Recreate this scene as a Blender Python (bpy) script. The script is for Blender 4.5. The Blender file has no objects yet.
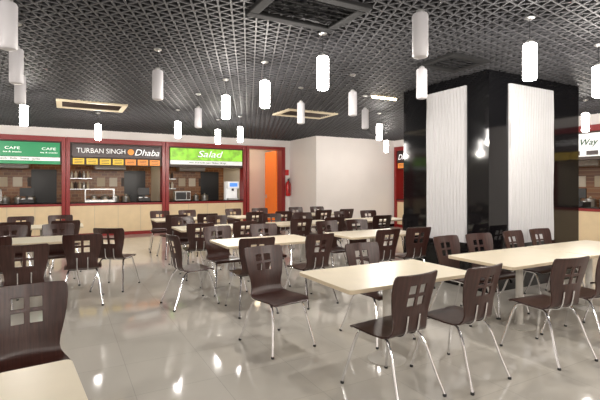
import bpy, bmesh, math, random
from mathutils import Vector, Matrix
random.seed(7)
scene=bpy.context.scene
COL=scene.collection
CEIL=3.1; BW=13.9; RW=10.5

# ---------------- materials ----------------
def mat(name,col,rough=.5,metal=0,emit=None,es=0,spec=.5,noise=None,bump=None,coat=0):
    m=bpy.data.materials.new(name); m.use_nodes=True
    nt=m.node_tree; b=nt.nodes['Principled BSDF']
    b.inputs['Base Color'].default_value=(*col,1)
    b.inputs['Roughness'].default_value=rough
    b.inputs['Metallic'].default_value=metal
    b.inputs['Specular IOR Level'].default_value=spec
    b.inputs['Coat Weight'].default_value=coat
    if emit:
        b.inputs['Emission Color'].default_value=(*emit,1)
        b.inputs['Emission Strength'].default_value=es
    if noise:
        sc,amt=noise
        tc=nt.nodes.new('ShaderNodeTexCoord'); n=nt.nodes.new('ShaderNodeTexNoise')
        n.inputs['Scale'].default_value=sc; n.inputs['Detail'].default_value=4
        r=nt.nodes.new('ShaderNodeValToRGB')
        r.color_ramp.elements[0].position=.3; r.color_ramp.elements[1].position=.7
        r.color_ramp.elements[0].color=(*[max(0,c*(1-amt)) for c in col],1)
        r.color_ramp.elements[1].color=(*[min(1,c*(1+amt)) for c in col],1)
        nt.links.new(tc.outputs['Object'],n.inputs['Vector'])
        nt.links.new(n.outputs['Fac'],r.inputs['Fac'])
        nt.links.new(r.outputs['Color'],b.inputs['Base Color'])
    return m

def wood_mat():
    m=mat('wenge_laminate',(.045,.022,.018),.3,spec=.5)
    nt=m.node_tree;b=nt.nodes['Principled BSDF']
    tc=nt.nodes.new('ShaderNodeTexCoord'); mp=nt.nodes.new('ShaderNodeMapping')
    mp.inputs['Scale'].default_value=(60,4,4)
    n=nt.nodes.new('ShaderNodeTexNoise'); n.inputs['Scale'].default_value=1.5;n.inputs['Detail'].default_value=5
    r=nt.nodes.new('ShaderNodeValToRGB')
    r.color_ramp.elements[0].position=.35; r.color_ramp.elements[1].position=.7
    r.color_ramp.elements[0].color=(.026,.009,.007,1); r.color_ramp.elements[1].color=(.060,.023,.018,1)
    nt.links.new(tc.outputs['Object'],mp.inputs['Vector']); nt.links.new(mp.outputs[0],n.inputs['Vector'])
    nt.links.new(n.outputs['Fac'],r.inputs['Fac']); nt.links.new(r.outputs[0],b.inputs['Base Color'])
    return m

def floor_mat():
    m=mat('polished_vitrified_tile',(.6,.57,.52),.07,spec=.85)
    nt=m.node_tree;b=nt.nodes['Principled BSDF']
    tc=nt.nodes.new('ShaderNodeTexCoord')
    br=nt.nodes.new('ShaderNodeTexBrick'); br.offset=0; br.inputs['Scale'].default_value=1
    br.inputs['Brick Width'].default_value=.6; br.inputs['Row Height'].default_value=.6
    br.inputs['Mortar Size'].default_value=.002; br.inputs['Mortar Smooth'].default_value=.3
    br.inputs['Color1'].default_value=(.59,.56,.505,1); br.inputs['Color2'].default_value=(.62,.59,.535,1)
    br.inputs['Mortar'].default_value=(.44,.42,.38,1)
    n=nt.nodes.new('ShaderNodeTexNoise'); n.inputs['Scale'].default_value=2.2; n.inputs['Detail'].default_value=6
    mx=nt.nodes.new('ShaderNodeMixRGB'); mx.blend_type='MULTIPLY'; mx.inputs[0].default_value=.13
    nt.links.new(tc.outputs['Object'],br.inputs['Vector']); nt.links.new(tc.outputs['Object'],n.inputs['Vector'])
    nt.links.new(br.outputs['Color'],mx.inputs[1]); nt.links.new(n.outputs['Fac'],mx.inputs[2])
    nt.links.new(mx.outputs[0],b.inputs['Base Color'])
    mr=nt.nodes.new('ShaderNodeMapRange'); mr.inputs[3].default_value=.045; mr.inputs[4].default_value=.10
    nt.links.new(n.outputs['Fac'],mr.inputs[0]); nt.links.new(mr.outputs[0],b.inputs['Roughness'])
    return m

def brick_mat():
    m=mat('brown_mosaic_tile',(.2,.1,.05),.35)
    nt=m.node_tree;b=nt.nodes['Principled BSDF']
    tc=nt.nodes.new('ShaderNodeTexCoord'); mp=nt.nodes.new('ShaderNodeMapping')
    mp.inputs['Rotation'].default_value=(math.radians(90),0,0)
    br=nt.nodes.new('ShaderNodeTexBrick'); br.inputs['Scale'].default_value=1
    br.inputs['Brick Width'].default_value=.2; br.inputs['Row Height'].default_value=.1
    br.inputs['Mortar Size'].default_value=.008
    br.inputs['Color1'].default_value=(.34,.14,.05,1); br.inputs['Color2'].default_value=(.18,.07,.03,1)
    br.inputs['Mortar'].default_value=(.38,.22,.11,1)
    nt.links.new(tc.outputs['Object'],mp.inputs[0]); nt.links.new(mp.outputs[0],br.inputs['Vector'])
    nt.links.new(br.outputs['Color'],b.inputs['Base Color'])
    return m

M=dict(
 wood=wood_mat(), floor=floor_mat(), brick=brick_mat(),
 chrome=mat('chrome',(.8,.8,.82),.14,1),
 steel=mat('brushed_steel',(.6,.6,.6),.35,1,noise=(30,.1)),
 top=mat('cream_laminate',(.78,.70,.55),.33,noise=(6,.03)),
 edge=mat('table_edge_band',(.60,.50,.36),.5),
 legpaint=mat('table_leg_paint',(.55,.53,.49),.4),
 granite=mat('black_granite',(.005,.005,.006),.07,spec=.5,noise=(80,.5)),
 white=mat('white_paint',(.86,.82,.80),.5,noise=(1.5,.02)),
 flute=mat('white_fluted_panel',(.58,.58,.60),.45),
 beige=mat('beige_counter_laminate',(.80,.63,.40),.3,noise=(4,.05)),
 cream=mat('cream_wall',(.75,.68,.56),.5),
 red=mat('maroon_laminate',(.27,.014,.014),.3),
 orange=mat('orange_paint_glow',(.9,.22,.03),.5,emit=(.9,.2,.02),es=.25),  # door paint with a faint glow mixed in; the leaf is no lamp
 grid=mat('dark_grid_paint',(.055,.055,.06),.6,noise=(8,.2),spec=.3),
 slab=mat('black_plenum',(.004,.004,.005),.9),
 black=mat('black_plastic',(.012,.012,.014),.35),
 dark=mat('dark_interior',(.05,.03,.022),.5),
 vent=mat('vent_frame',(.58,.5,.36),.5),
 lampon=mat('lit_opal_glass',(.9,.9,.9),.4,emit=(1,.95,.90),es=34),
 lampoff=mat('opal_glass',(.56,.55,.58),.35),
 kitchenlight=mat('kitchen_tube',(1,1,1),.4,emit=(1,.82,.55),es=17),
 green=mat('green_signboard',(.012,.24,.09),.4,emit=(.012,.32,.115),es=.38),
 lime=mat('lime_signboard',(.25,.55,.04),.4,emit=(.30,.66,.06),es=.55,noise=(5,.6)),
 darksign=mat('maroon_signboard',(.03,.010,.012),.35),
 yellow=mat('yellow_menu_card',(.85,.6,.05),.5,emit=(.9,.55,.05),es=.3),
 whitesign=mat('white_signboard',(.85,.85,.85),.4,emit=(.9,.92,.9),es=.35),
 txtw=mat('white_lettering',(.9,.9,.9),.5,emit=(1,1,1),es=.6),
 txto=mat('orange_lettering',(.85,.3,.05),.5,emit=(1,.35,.08),es=.4),
 txtg=mat('green_lettering',(.01,.09,.03),.5),
 extred=mat('extinguisher_red',(.6,.02,.02),.25),
 blue=mat('blue_display',(.05,.2,.6),.3,emit=(.1,.3,.9),es=.8),
 glass=mat('display_glass',(.3,.35,.35),.05),
)

# ---------------- helpers ----------------
def add_obj(name,me,parent=None,loc=None):
    o=bpy.data.objects.new(name,me); COL.objects.link(o)
    if parent: o.parent=parent
    if loc: o.location=loc
    return o
def empty(name,loc=(0,0,0)):
    o=bpy.data.objects.new(name,None); COL.objects.link(o); o.location=loc; o.empty_display_size=.1
    return o
def bm_box(bm,x0,x1,y0,y1,z0,z1,mi=0):
    vs=[bm.verts.new((x,y,z)) for z in (z0,z1) for y in (y0,y1) for x in (x0,x1)]
    fs=[(0,2,3,1),(4,5,7,6),(0,1,5,4),(2,6,7,3),(0,4,6,2),(1,3,7,5)]
    for f in fs:
        fa=bm.faces.new([vs[i] for i in f]); fa.material_index=mi
def bm_to(name,bm,mats,smooth=False,angle=35):
    bmesh.ops.recalc_face_normals(bm,faces=bm.faces)
    me=bpy.data.meshes.new(name); bm.to_mesh(me); bm.free()
    for m in mats: me.materials.append(m)
    if smooth:
        for p in me.polygons: p.use_smooth=True
        me.set_sharp_from_angle(angle=math.radians(angle))
    return me
def box(name,x0,x1,y0,y1,z0,z1,m,parent=None,bev=0):
    x0,x1=sorted((x0,x1)); y0,y1=sorted((y0,y1)); z0,z1=sorted((z0,z1))
    cx,cy,cz=(x0+x1)/2,(y0+y1)/2,(z0+z1)/2
    bm=bmesh.new(); bm_box(bm,x0-cx,x1-cx,y0-cy,y1-cy,z0-cz,z1-cz)
    me=bm_to(name,bm,[m]); o=add_obj(name,me,parent)
    p=parent.location if parent else Vector((0,0,0))
    o.location=Vector((cx,cy,cz))-p
    if bev:
        b=o.modifiers.new('bev','BEVEL'); b.width=bev; b.segments=2
    return o
def lathe(bm,prof,cx=0,cy=0,seg=24,mi=0):
    rings=[]
    for r,z in prof:
        rings.append([bm.verts.new((cx+r*math.cos(2*math.pi*i/seg),cy+r*math.sin(2*math.pi*i/seg),z)) for i in range(seg)])
    for a,b in zip(rings,rings[1:]):
        for i in range(seg):
            f=bm.faces.new((a[i],a[(i+1)%seg],b[(i+1)%seg],b[i])); f.material_index=mi
    for r in (rings[0],rings[-1]):
        f=bm.faces.new(r); f.material_index=mi
def catmull(P,n=6):
    P=[Vector(p) for p in P]; out=[]
    Q=[P[0]*2-P[1]]+P+[P[-1]*2-P[-2]]
    for i in range(1,len(Q)-2):
        for k in range(n):
            t=k/n; a,b,c,d=Q[i-1],Q[i],Q[i+1],Q[i+2]
            out.append(.5*((2*b)+(c-a)*t+(2*a-5*b+4*c-d)*t*t+(3*b-a-3*c+d)*t**3))
    out.append(P[-1]); return out
def tube(bm,pts,r,seg=10,mi=0):
    rings=[]; up=None
    for i,p in enumerate(pts):
        t=(pts[min(i+1,len(pts)-1)]-pts[max(i-1,0)]).normalized()
        if up is None:
            up=Vector((0,0,1)) if abs(t.z)<.9 else Vector((1,0,0))
        n=(up-t*up.dot(t)).normalized(); up=n; b=t.cross(n)
        rings.append([bm.verts.new(p+n*r*math.cos(2*math.pi*k/seg)+b*r*math.sin(2*math.pi*k/seg)) for k in range(seg)])
    for a,b in zip(rings,rings[1:]):
        for k in range(seg):
            f=bm.faces.new((a[k],a[(k+1)%seg],b[(k+1)%seg],b[k])); f.material_index=mi
    for rr in (rings[0],rings[-1]):
        f=bm.faces.new(rr); f.material_index=mi
def text(name,body,size,loc,rotz,m,parent,width=None,shear=0):
    c=bpy.data.curves.new(name,'FONT'); c.body=body; c.size=size; c.extrude=.004
    c.align_x='CENTER'; c.align_y='CENTER'; c.shear=shear
    o=bpy.data.objects.new(name,c); COL.objects.link(o)
    o.rotation_euler=(math.radians(90),0,rotz); c.materials.append(m)
    if parent: o.parent=parent; o.location=Vector(loc)-parent.location
    else: o.location=loc
    if width: 
        bpy.context.view_layer.update()
        if o.dimensions.x>0:
            s=width/o.dimensions.x; o.scale=(s,1,1)
    return o

# ---------------- chair mesh ----------------
def chair_mesh():
    rows=[(-.225,.425,.36),(-.215,.44,.405),(-.18,.452,.43),(-.08,.45,.44),(.04,.446,.435),(.12,.447,.42),
          (.165,.458,.39),(.19,.485,.355),(.202,.52,.34),(.212,.57,.35),(.222,.62,.375),(.232,.665,.395),
          (.247,.728,.42),(.253,.752,.427),(.269,.815,.44),(.282,.858,.44),(.288,.882,.43),(.291,.893,.40)]
    holes={11,13}
    bm=bmesh.new(); g=[]
    for i,(y,z,w) in enumerate(rows):
        h=w/2; xs=[-h,-(h*.55+.082*.45),-.082,-.015,.015,.082,(h*.55+.082*.45),h]
        back=min(1,max(0,(i-6)/4))
        r=[]
        for x in xs:
            r.append(bm.verts.new((x,y-back*.8*x*x,z)))
        g.append(r)
    for i in range(len(rows)-1):
        for j in range(7):
            if i in holes and j in (2,4): continue
            bm.faces.new((g[i][j],g[i][j+1],g[i+1][j+1],g[i+1][j]))
    bmesh.ops.recalc_face_normals(bm,faces=bm.faces)
    me=bpy.data.meshes.new('t'); bm.to_mesh(me); bm.free()
    o=bpy.data.objects.new('t',me); COL.objects.link(o)
    s=o.modifiers.new('s','SOLIDIFY'); s.thickness=.013; s.offset=0
    b=o.modifiers.new('b','BEVEL'); b.width=.003; b.segments=1; b.limit_method='ANGLE'; b.angle_limit=math.radians(50)
    dg=bpy.context.evaluated_depsgraph_get()
    me2=bpy.data.meshes.new_from_object(o.evaluated_get(dg))
    bpy.data.objects.remove(o); 
    bm=bmesh.new(); bm.from_mesh(me2)
    for f in bm.faces: f.material_index=0
    for s in (-1,1):
        P=[(s*.235,-.265,.011),(s*.212,-.235,.14),(s*.185,-.195,.30),(s*.17,-.155,.40),(s*.16,-.11,.425),(s*.155,0,.427),
           (s*.155,.08,.427),(s*.163,.135,.41),(s*.18,.185,.33),(s*.205,.245,.16),(s*.23,.305,.011)]
        tube(bm,catmull(P,5),.0115,8,1)
        for fy in (-.265,.305):
            x=s*(.235 if fy<0 else .23)
            lathe(bm,[(.014,0),(.015,.012),(.012,.02)],x,fy,10,2)
    tube(bm,[Vector((-.163,-.12,.424)),Vector((.163,-.12,.424))],.009,8,1)
    tube(bm,[Vector((-.157,.09,.424)),Vector((.157,.09,.424))],.009,8,1)
    for s in (-1,1):
        tube(bm,catmull([(s*.06,.06,.428),(s*.06,.15,.436),(s*.06,.20,.47),(s*.06,.218,.54),(s*.06,.227,.6)],4),.007,8,1)
    return bm_to('dining_chair',bm,[M['wood'],M['chrome'],M['black']],True,40)
CH=chair_mesh()
def chair(x,y,deg):
    o=add_obj('dining_chair',CH,None,(x,y,0)); o.rotation_euler=(0,0,math.radians(deg)); return o

# ---------------- table mesh ----------------
def table_mesh():
    bm=bmesh.new()
    L,W,r=.66,.385,.03
    def outline(z,ins=0):
        v=[]
        for cx,cy,a0 in ((L-r,W-r,0),(-L+r,W-r,90),(-L+r,-W+r,180),(L-r,-W+r,270)):
            for k in range(5):
                a=math.radians(a0+k*22.5); v.append(bm.verts.new((cx+(r-ins)*math.cos(a),cy+(r-ins)*math.sin(a),z)))
        return v
    zs=[(.718,.003,1),(.721,0,1),(.747,0,1),(.75,.003,0)]
    R=[outline(z,i) for z,i,_ in zs]
    for (a,b,q) in zip(R,R[1:],(1,1,0)):
        n=len(a)
        for k in range(n):
            f=bm.faces.new((a[k],a[(k+1)%n],b[(k+1)%n],b[k])); f.material_index=q
    bm.faces.new(R[-1]).material_index=0; bm.faces.new(R[0]).material_index=1
    lathe(bm,[(.16,0),(.165,.008),(.15,.016),(.05,.03),(.038,.05),(.036,.70),(.09,.712),(.09,.718)],0,0,24,2)
    bm_box(bm,-.42,.42,-.02,.02,.69,.717,2)
    bm_box(bm,-.02,.02,-.26,.26,.69,.717,2)
    return bm_to('dining_table',bm,[M['top'],M['edge'],M['legpaint']],True,35)
TB=table_mesh()
def table(x0,y0,deg=0):
    o=add_obj('dining_table',TB,None,(x0+.66,y0+.385,0)); o.rotation_euler=(0,0,math.radians(deg)); return o

# ---------------- lamps ----------------
def lamp_mesh(on):
    bm=bmesh.new()
    lathe(bm,[(.04,0),(.055,.006),(.062,.02),(.062,.33),(.055,.345),(.03,.35)],0,0,24,0)
    lathe(bm,[(.032,.348),(.032,.372),(.012,.385),(.008,.39)],0,0,16,1)
    lathe(bm,[(.004,.388),(.004,.60)],0,0,8,2)
    lathe(bm,[(.02,.575),(.045,.59),(.045,.603)],0,0,16,1)
    return bm_to('pendant_lamp',bm,[M['lampon'] if on else M['lampoff'],M['steel'],M['black']],True,40)
LON,LOFF=lamp_mesh(True),lamp_mesh(False)
ons=[(-.59,8.64),(.67,10.54),(2.13,9.27),(2.15,6.24),(3.3,10.16),(3.6,9.44),(2.29,5.11),(2.39,3.85),(6.15,7.53),(3.9,2.54),(5.33,2.65),
     (-1.8,2.5),(-1.8,0),(-3.2,4),(-3.2,7),(.9,-1.2),(2.4,-1.2),(3.9,0),(5.4,0),(-.4,-2.5),(2.4,-3),(5.4,-2.6),(7.5,1.5),(8.6,4.5),(8.6,7.5),(-3.2,-1.5),(-1.9,11.3),(8.6,10.2)]  # extra lit pendants, mostly outside the view, added to brighten the hall
offs=[(-.36,3.83),(-.41,5.08),(-.47,6.32),(.97,5.24),(2.07,7.47),(3.41,6.17),(3.67,5.09),(4.72,6.17),(2.46,2.51),(3.65,3.7)]
PL=bpy.data.lights.new('bulb','POINT'); PL.energy=50; PL.color=(1,.93,.84); PL.shadow_soft_size=.05
for x,y in ons:
    l=add_obj('pendant_lamp',LON,None,(x,y,2.5))
    b=bpy.data.objects.new('bulb',PL); COL.objects.link(b); b.parent=l; b.location=(0,0,-.07)
for x,y in offs: add_obj('pendant_lamp',LOFF,None,(x,y,2.5))

# ---------------- room shell ----------------
XL,YB=-6,-5
box('floor',XL-.2,RW+2.6,YB-.2,BW+2.6,-.1,0,M['floor'])
box('ceiling',XL-.2,RW+2.6,YB-.2,BW+2.6,3.6,3.7,M['slab'])
box('wall_left',XL-.2,XL,YB,BW+2.4,0,3.6,M['white'])
box('wall_rear',XL-.2,RW+2.4,YB-.2,YB,0,3.6,M['white'])
def clip(p,d,x0,x1,y0,y1):
    t0,t1=-1e9,1e9
    for a,b,lo,hi in ((p[0],d[0],x0,x1),(p[1],d[1],y0,y1)):
        if abs(b)<1e-9:
            if a<lo or a>hi: return None
            continue
        u,v=(lo-a)/b,(hi-a)/b
        if u>v:u,v=v,u
        t0=max(t0,u);t1=min(t1,v)
    return (t0,t1) if t1-t0>.05 else None
bm=bmesh.new(); sp=.115; th=.008; hh=.035
cx,cy=(XL+RW)/2,(YB+BW)/2
for ang in (0,60,120):
    a=math.radians(ang+8); d=(math.cos(a),math.sin(a)); n=(-d[1],d[0])
    for k in range(-130,131):
        p=(cx+n[0]*k*sp,cy+n[1]*k*sp)
        c=clip(p,d,XL,RW,YB,BW)
        if not c: continue
        vs=[]
        for z in (CEIL,CEIL+hh):
            for t,s in ((c[0],-1),(c[1],-1),(c[1],1),(c[0],1)):
                vs.append(bm.verts.new((p[0]+d[0]*t+n[0]*th*s,p[1]+d[1]*t+n[1]*th*s,z+(ang/60)*.0004)))
        for f in ((0,1,2,3),(0,4,5,1),(2,6,7,3)):
            bm.faces.new([vs[i] for i in f])
me=bm_to('ceiling_grid',bm,[M['grid']]); add_obj('ceiling_grid',me)

# ---------------- food stalls ----------------
def lb(axis,name,a0,a1,d0,d1,z0,z1,m,parent,bev=0):
    if axis=='b': return box(name,a0,a1,BW+d0,BW+d1,z0,z1,m,parent,bev)
    return box(name,RW+d0,RW+d1,a0,a1,z0,z1,m,parent,bev)
def lp(axis,a,d,z): return (a,BW+d,z) if axis=='b' else (RW+d,a,z)

def appliance(axis,kind,a,d,z):
    e=empty(kind,lp(axis,a,d,z))
    if kind=='microwave_oven':
        lb(axis,'body',a-.25,a+.25,d-.18,d+.18,z,z+.3,M['steel'],e,.01)
        lb(axis,'door',a-.23,a+.10,d-.195,d-.18,z+.03,z+.27,M['black'],e)
        lb(axis,'panel',a+.12,a+.23,d-.19,d-.18,z+.03,z+.27,M['dark'],e)
    elif kind=='cash_register':
        lb(axis,'drawer',a-.18,a+.18,d-.18,d+.18,z,z+.1,M['black'],e,.008)
        lb(axis,'stand',a-.03,a+.03,d-.02,d+.02,z+.1,z+.2,M['black'],e)
        lb(axis,'monitor',a-.17,a+.17,d-.02,d+.02,z+.18,z+.42,M['black'],e,.008)
        lb(axis,'keyboard',a-.13,a+.13,d+.05,d+.15,z+.1,z+.12,M['steel'],e)
    elif kind=='coffee_machine':
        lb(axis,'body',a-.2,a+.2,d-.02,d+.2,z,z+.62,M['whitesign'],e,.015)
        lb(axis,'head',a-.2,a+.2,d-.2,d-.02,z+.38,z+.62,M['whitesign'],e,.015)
        lb(axis,'tray',a-.18,a+.18,d-.2,d-.02,z,z+.05,M['steel'],e)
        lb(axis,'display',a-.14,a+.14,d-.21,d-.2,z+.44,z+.57,M['blue'],e)
        lb(axis,'spout',a-.03,a+.03,d-.15,d-.08,z+.3,z+.38,M['black'],e)
    elif kind=='glass_display_case':
        lb(axis,'base',a-.4,a+.4,d-.18,d+.18,z,z+.06,M['steel'],e)
        lb(axis,'roof',a-.4,a+.4,d-.14,d+.18,z+.36,z+.39,M['steel'],e)
        for s in (-.39,.39): lb(axis,'post',a+s-.01,a+s+.01,d-.15,d-.13,z+.06,z+.36,M['steel'],e)
        for s in (-.39,.39): lb(axis,'post_rear',a+s-.01,a+s+.01,d+.15,d+.17,z+.06,z+.36,M['steel'],e)
        lb(axis,'shelf',a-.38,a+.38,d-.12,d+.17,z+.2,z+.21,M['glass'],e)
        for k in range(5): lb(axis,'snack_tray',a-.36+k*.15,a-.25+k*.15,d-.1,d+.12,z+.06,z+.1,M['edge' if k%2 else 'dark'],e,.01)
    return e

def stall(axis,a0,a1,style):
    e=empty('food_stall',lp(axis,(a0+a1)/2,0,0)); D=2.2
    w=a1-a0
    lb(axis,'post_a',a0,a0+.1,-.06,.3,0,2.86,M['red'],e,.005)
    lb(axis,'post_b',a1-.1,a1,-.06,.3,0,2.86,M['red'],e,.005)
    lb(axis,'header_beam',a0+.1,a1-.1,-.06,.3,2.72,2.86,M['red'],e,.005)
    lb(axis,'header_back',a0+.1,a1-.1,.02,.3,2.08,2.72,M['dark'],e)
    lb(axis,'counter_front',a0+.1,a1-.1,.0,.04,.1,.93,M['beige'],e)
    lb(axis,'counter_plinth',a0+.1,a1-.1,.02,.6,0,.1,M['red'],e)
    lb(axis,'counter_body',a0+.1,a1-.1,.04,.6,.1,.93,M['dark'],e)
    lb(axis,'counter_trim',a0+.1,a1-.1,-.02,.62,.90,.97,M['red'],e,.004)
    lb(axis,'counter_top',a0+.1,a1-.1,-.05,.64,.97,1.0,M['granite'],e,.004)
    for k in range(1,4):
        a=a0+.1+(w-.2)*k/4; lb(axis,'panel_joint',a-.006,a+.006,-.003,.0,.1,.90,M['edge'],e)
    lb(axis,'kitchen_wall',a0,a1,D,D+.1,0,3.0,M['brick'],e)
    for a,b in ((a0,a0+.05),(a1-.05,a1)): lb(axis,'kitchen_side',a,b,.3,D,0,3.0,M['cream'],e)
    lb(axis,'kitchen_ceiling',a0,a1,.3,D+.1,2.9,3.0,M['dark'],e)
    lb(axis,'back_bench',a0+.1,a1-.1,D-.6,D-.02,0,.9,M['steel'],e,.01)
    h0=a0+w*.3; lb(axis,'exhaust_hood',h0,h0+w*.35,D-.6,D-.02,2.0,2.35,M['steel'],e,.03)
    lb(axis,'kitchen_door',a1-.95,a1-.25,D-.03,D,.0,2.0,M['black'],e)
    for z in (1.35,1.7):
        lb(axis,'shelf',a0+.1,a0+w*.28,D-.3,D,z,z+.03,M['steel'],e)
        for k in range(5):
            bm=bmesh.new(); lathe(bm,[(.04,0),(.045,.02),(.045,.15),(.02,.19),(.02,.23)],0,0,12)
            o=add_obj('bottle',bm_to('bottle',bm,[random.choice([M['edge'],M['steel'],M['cream'],M['dark']])],True),e)
            o.location=Vector(lp(axis,a0+.17+k*.12,D-.15,z+.03))-e.location
    for k in range(3):
        lb(axis,'poster',a0+w*(.34+.14*k),a0+w*(.34+.14*k)+.25,D-.012,D,1.45,1.75,M[['edge','cream','dark'][k]],e)
    for k in range(4):
        bm=bmesh.new(); r=.10+.03*(k%2); lathe(bm,[(r*.9,0),(r,.03),(r,.2),(r*1.08,.21),(r*1.05,.225),(r*.3,.26),(.02,.29)],0,0,18)
        o=add_obj('cooking_pot',bm_to('cooking_pot',bm,[M['steel']],True),e)
        o.location=Vector(lp(axis,a0+w*.3+k*.33,D-.32,.9))-e.location
    lb(axis,'kitchen_light',a0+w*.2,a1-w*.2,1.15,1.21,2.84,2.9,M['kitchenlight'],e)
    s0,s1=a0+.14,a1-.14; rz=0 if axis=='b' else -math.pi/2
    mid=(s0+s1)/2
    if style==1:
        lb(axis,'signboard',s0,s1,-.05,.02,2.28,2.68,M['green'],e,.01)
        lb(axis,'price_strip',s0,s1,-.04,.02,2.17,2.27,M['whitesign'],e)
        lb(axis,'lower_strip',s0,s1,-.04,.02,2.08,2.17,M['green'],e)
        for k in range(3):
            text('sign_text','CAFE',.10,lp(axis,s0+.52+.85*k,-.055,2.5),rz,M['txtw'],e,.34)
            text('sign_text','tea & snacks',.06,lp(axis,s0+.52+.85*k,-.055,2.40),rz,M['txtw'],e,.42)
        text('sign_text','Tea   Coffee   Sandwich   Rolls   Shakes   Juices',.08,lp(axis,mid,-.045,2.22),rz,M['txtg'],e)
    if style==2:
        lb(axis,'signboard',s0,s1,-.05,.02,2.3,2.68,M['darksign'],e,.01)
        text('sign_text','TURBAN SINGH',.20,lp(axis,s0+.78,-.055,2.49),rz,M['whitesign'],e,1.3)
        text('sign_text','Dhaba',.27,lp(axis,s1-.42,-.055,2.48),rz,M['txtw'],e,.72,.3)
        bm=bmesh.new(); lathe(bm,[(.09,0),(.09,.01)],0,0,24)
        o=add_obj('sign_roundel',bm_to('sign_roundel',bm,[M['txto']]),e); o.rotation_euler=(math.radians(90),0,0)
        o.location=Vector(lp(axis,s0+1.58,-.052,2.49))-e.location
        n=7
        for k in range(n):
            a=s0+(s1-s0)*k/n+.03; b=s0+(s1-s0)*(k+1)/n-.03
            lb(axis,'menu_card',a,b,-.03,.02,2.1,2.27,M['yellow' if k<4 else 'txto'],e)
            for q in range(3): lb(axis,'menu_line',a+.04,b-.04,-.033,-.03,2.13+.045*q,2.145+.045*q,M['darksign'],e)
    if style==3:
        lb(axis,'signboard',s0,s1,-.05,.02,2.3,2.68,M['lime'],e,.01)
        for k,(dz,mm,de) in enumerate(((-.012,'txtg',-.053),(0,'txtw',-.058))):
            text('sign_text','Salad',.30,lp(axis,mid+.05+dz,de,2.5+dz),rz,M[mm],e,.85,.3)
        lb(axis,'price_strip',s0,s1,-.04,.02,2.16,2.29,M['whitesign'],e)
        text('sign_text','Salad  Fruit bowl  Juice  Shakes  Wraps',.08,lp(axis,mid,-.045,2.225),rz,M['txtg'],e)
    if style==4:
        lb(axis,'signboard',s0,s1,-.05,.02,2.15,2.68,M['whitesign'],e,.01)
        text('sign_text','Way',.2,lp(axis,s0+.28,-.055,2.47),rz,M['txtg'],e,None,.3)
        text('sign_text','Fresh',.3,lp(axis,s1-.6,-.055,2.45),rz,M['txto'],e)
        for k in range(8):
            a=s0+(s1-s0)*(k+.15)/8
            lb(axis,'menu_photo',a,a+.25,-.054,-.05,2.18,2.28,M['darksign'],e)
    return e
stall('b',-5.7,-2.75,3); stall('b',-2.72,.05,1); stall('b',.06,2.8,2); stall('b',2.81,5.5,3)
for y0,y1,s in ((8.45,11.95,2),(5.0,8.4,4),(1.5,4.95,2)): stall('r',y0,y1,s)
appliance('b','cash_register',-.9,.3,1.0); appliance('b','glass_display_case',-1.9,.3,1.0)
appliance('b','cash_register',2.2,.3,1.0); appliance('b','glass_display_case',.95,.3,1.0)
appliance('b','coffee_machine',5.1,.3,1.0); appliance('b','microwave_oven',3.4,.35,1.0)
appliance('r','coffee_machine',7.7,.3,1.0); appliance('r','cash_register',5.8,.3,1.0); appliance('r','cash_register',11.2,.3,1.0)

# bulkheads and remaining walls
box('wall_back',XL,7.2,BW+.0,BW+.3,2.862,3.6,M['white'])
box('wall_right',RW,RW+.3,YB,12,2.862,3.6,M['white'])
box('wall_right_lower',RW,RW+.2,YB,1.48,0,2.86,M['white'])
box('wall_back_left',XL,-5.72,BW,BW+.2,0,2.86,M['white'])
box('wall_kitchen_back',XL,RW+2.4,BW+2.35,BW+2.45,0,3.6,M['white'])
box('wall_kitchen_right',RW+2.35,RW+2.45,YB,BW+2.4,0,3.6,M['white'])
box('wall_pier',7.2,RW+.3,12.0,BW+2.3,0,3.6,M['white'])
box('baseboard_pier',7.185,RW,11.985,12.0,0,.1,M['granite'])
d=empty('door_1',(6.3,BW,0))
box('frame_left',5.52,5.62,BW-.06,BW+.3,0,2.86,M['red'],d)
box('frame_right',6.86,7.0,BW-.06,BW+.3,0,2.86,M['red'],d)
box('frame_head',5.62,6.86,BW-.06,BW+.3,2.76,2.86,M['red'],d)
box('wall_service_stub',7.0,7.2,BW,BW+.3,0,2.86,M['white'])
box('leaf',6.81,6.85,BW+.3,BW+1.28,.01,2.75,M['orange'],d)
box('handle',6.77,6.81,BW+1.1,BW+1.16,1,1.14,M['steel'],d)
box('wall_service_room',5.52,7.2,BW+1.6,BW+1.7,0,3.0,M['white'])
box('wall_service_side',5.52,5.58,BW+.3,BW+1.6,0,3.0,M['white'])
sl=box('service_room_light',5.7,6.6,BW+.7,BW+.78,2.84,2.9,M['kitchenlight'])

bm=bmesh.new()
lathe(bm,[(.05,0),(.085,.02),(.09,.05),(.09,.42),(.07,.49),(.03,.53),(.025,.56)],0,0,20,0)
lathe(bm,[(.03,.555),(.03,.6),(.015,.61)],0,0,12,1)
bm_box(bm,-.015,.015,-.13,.03,.60,.62,1); bm_box(bm,-.015,.015,-.13,.02,.64,.655,1)
tube(bm,catmull([(0,-.03,.585),(-.03,-.14,.56),(-.05,-.17,.40),(-.03,-.13,.2),(0,-.1,.1)],6),.012,8,1)
bm_box(bm,-.02,.02,.02,.115,.3,.34,1)
ex=add_obj('fire_extinguisher',bm_to('fire_extinguisher',bm,[M['extred'],M['black']],True),None,(7.09,13.78,1.1))
box('fire_safety_sign',7.03,7.17,13.885,13.9,1.85,2.05,M['extred'])

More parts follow.
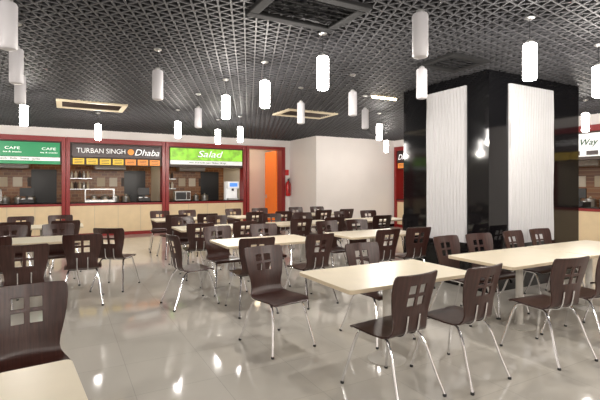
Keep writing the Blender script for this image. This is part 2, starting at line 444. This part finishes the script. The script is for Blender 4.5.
# ---------------- big column ----------------
C0x,C1x,C0y,C1y=5.15,7.35,3.95,5.65
col=empty('granite_clad_column',((C0x+C1x)/2,(C0y+C1y)/2,0))
box('cladding',C0x,C1x,C0y,C1y,0,CEIL+.2,M['granite'],col)
def fluted(name,axis,a0,a1,base,z0,z1):
    bm=bmesh.new(); n=int((a1-a0)/.01); prev=None
    for i in range(n+1):
        a=a0+(a1-a0)*i/n
        ring=[]
        m=24
        for k in range(m+1):
            z=z0+(z1-z0)*k/m
            off=.03+.006*math.sin(2*math.pi*(a+.014*math.sin(z*3.5))/.06)
            if i in(0,n): off=0
            ring.append(bm.verts.new((a,base-off,z) if axis=='y' else (base-off,a,z)))
        if prev:
            for k in range(m): bm.faces.new((prev[k],ring[k],ring[k+1],prev[k+1]))
        prev=ring
    o=add_obj(name,bm_to(name,bm,[M['flute']],True,70),col); o.location=-col.location
fluted('fluted_panel_front','y',5.57,6.62,C0y,.66,2.95)
fluted('fluted_panel_side','x',4.32,5.1,C0x,.66,2.95)
box('ledge_front',5.55,6.64,C0y-.05,C0y,.62,.66,M['granite'],col)
box('ledge_side',C0x-.05,C0x,4.3,5.12,.62,.66,M['granite'],col)

# ---------------- ceiling fittings ----------------
def diffuser(x,y,w,l,mf,ms):
    e=empty('air_conditioning_diffuser',(x,y,CEIL-.03))
    z0,z1=CEIL-.03,CEIL+.03
    box('frame_a',x-w/2,x+w/2,y-l/2,y-l/2+.1,z0,z1,mf,e,.01); box('frame_b',x-w/2,x+w/2,y+l/2-.1,y+l/2,z0,z1,mf,e,.01)
    box('frame_c',x-w/2,x-w/2+.1,y-l/2+.1,y+l/2-.1,z0,z1,mf,e,.01); box('frame_d',x+w/2-.1,x+w/2,y-l/2+.1,y+l/2-.1,z0,z1,mf,e,.01)
    box('plenum_back',x-w/2+.1,x+w/2-.1,y-l/2+.1,y+l/2-.1,z1-.02,z1,M['slab'],e)
    n=int((l-.2)/.09)
    for k in range(n):
        yy=y-l/2+.12+k*.09
        o=box('slat',x-w/2+.1,x+w/2-.1,yy,yy+.05,z0+.01,z0+.02,ms,e); o.rotation_euler=(math.radians(25),0,0)
diffuser(.5,9.6,1.25,.9,M['vent'],M['dark'])
diffuser(4.75,8.4,1.25,.8,M['vent'],M['dark'])
diffuser(1.95,3.4,.95,.7,M['slab'],M['slab'])
diffuser(4.45,3.95,.7,.6,M['slab'],M['slab'])
e=empty('ceiling_tube_light',(5.1,6.1,CEIL-.04))
box('housing',4.8,5.4,6.07,6.13,CEIL-.01,CEIL+.03,M['vent'],e); box('tube',4.83,5.37,6.085,6.115,CEIL-.04,CEIL-.01,M['kitchenlight'],e)

# ---------------- furniture ----------------
T=[(1.78,2.5),(3.59,2.5),(4.93,2.5),
   (1.75,5.0),(3.6,5.0),(1.7,7.15),(3.55,7.15),(5.4,7.15),(1.7,9.3),(3.5,9.3),(5.3,9.3),
   (-1.0,6.55),(-1.0,8.75),(-2.4,6.55),(-2.4,8.75),(-2.7,4.2)]
for t in T: table(*t)
table(-.586-.66,1.658-.385,6)
J=lambda a:random.uniform(-a,a)
chair(1.77,3.66,9); chair(2.11,2.46,180+6); chair(2.77,2.42,180+4); chair(2.74,3.38,2)
chair(3.78,2.32,180-6); chair(4.45,2.36,180+4)
chair(4.0,3.40,3); chair(4.52,3.38,-4); chair(5.22,3.38,4); chair(5.78,3.38,-2)
chair(5.2,2.35,180)
chair(-.17,2.84,6)
chair(1.98,4.84,176); chair(2.78,4.82,186); chair(2.0,5.90,4); chair(2.72,5.92,-5)
chair(3.92,4.86,183); chair(4.50,4.84,175); chair(3.9,5.90,2); chair(4.5,5.92,-6)
chair(1.42,5.45,98)
for x0,y0 in ((1.7,7.15),(3.55,7.15),(5.4,7.15),(1.7,9.3),(3.5,9.3),(5.3,9.3),(-1.0,8.75),(-2.4,6.55),(-2.4,8.75)):
    for dx in (.28,1.0):
        chair(x0+dx+J(.05),y0-.08+J(.04),180+J(9)); chair(x0+dx+J(.05),y0+.89+J(.04),J(9))
chair(-.36,5.45,182); chair(.22,6.20,176); chair(.68,6.85,150); chair(-.76,6.40,180); chair(-.7,7.47,0); chair(-.05,7.45,5)

# ---------------- world, camera ----------------
w=bpy.data.worlds.new('World'); scene.world=w; w.use_nodes=True
w.node_tree.nodes['Background'].inputs[0].default_value=(.5,.52,.56,1)
w.node_tree.nodes['Background'].inputs[1].default_value=.3
cd=bpy.data.cameras.new('Camera'); cam=bpy.data.objects.new('Camera',cd); COL.objects.link(cam)
cam.location=(0,0,1.5); cam.rotation_euler=(math.radians(90),0,math.radians(-28.8))
cd.lens=25.8; cd.sensor_width=36; cd.shift_y=-.025; cd.clip_start=.05
scene.camera=cam
scene.view_settings.view_transform='Standard'
scene.view_settings.exposure=0
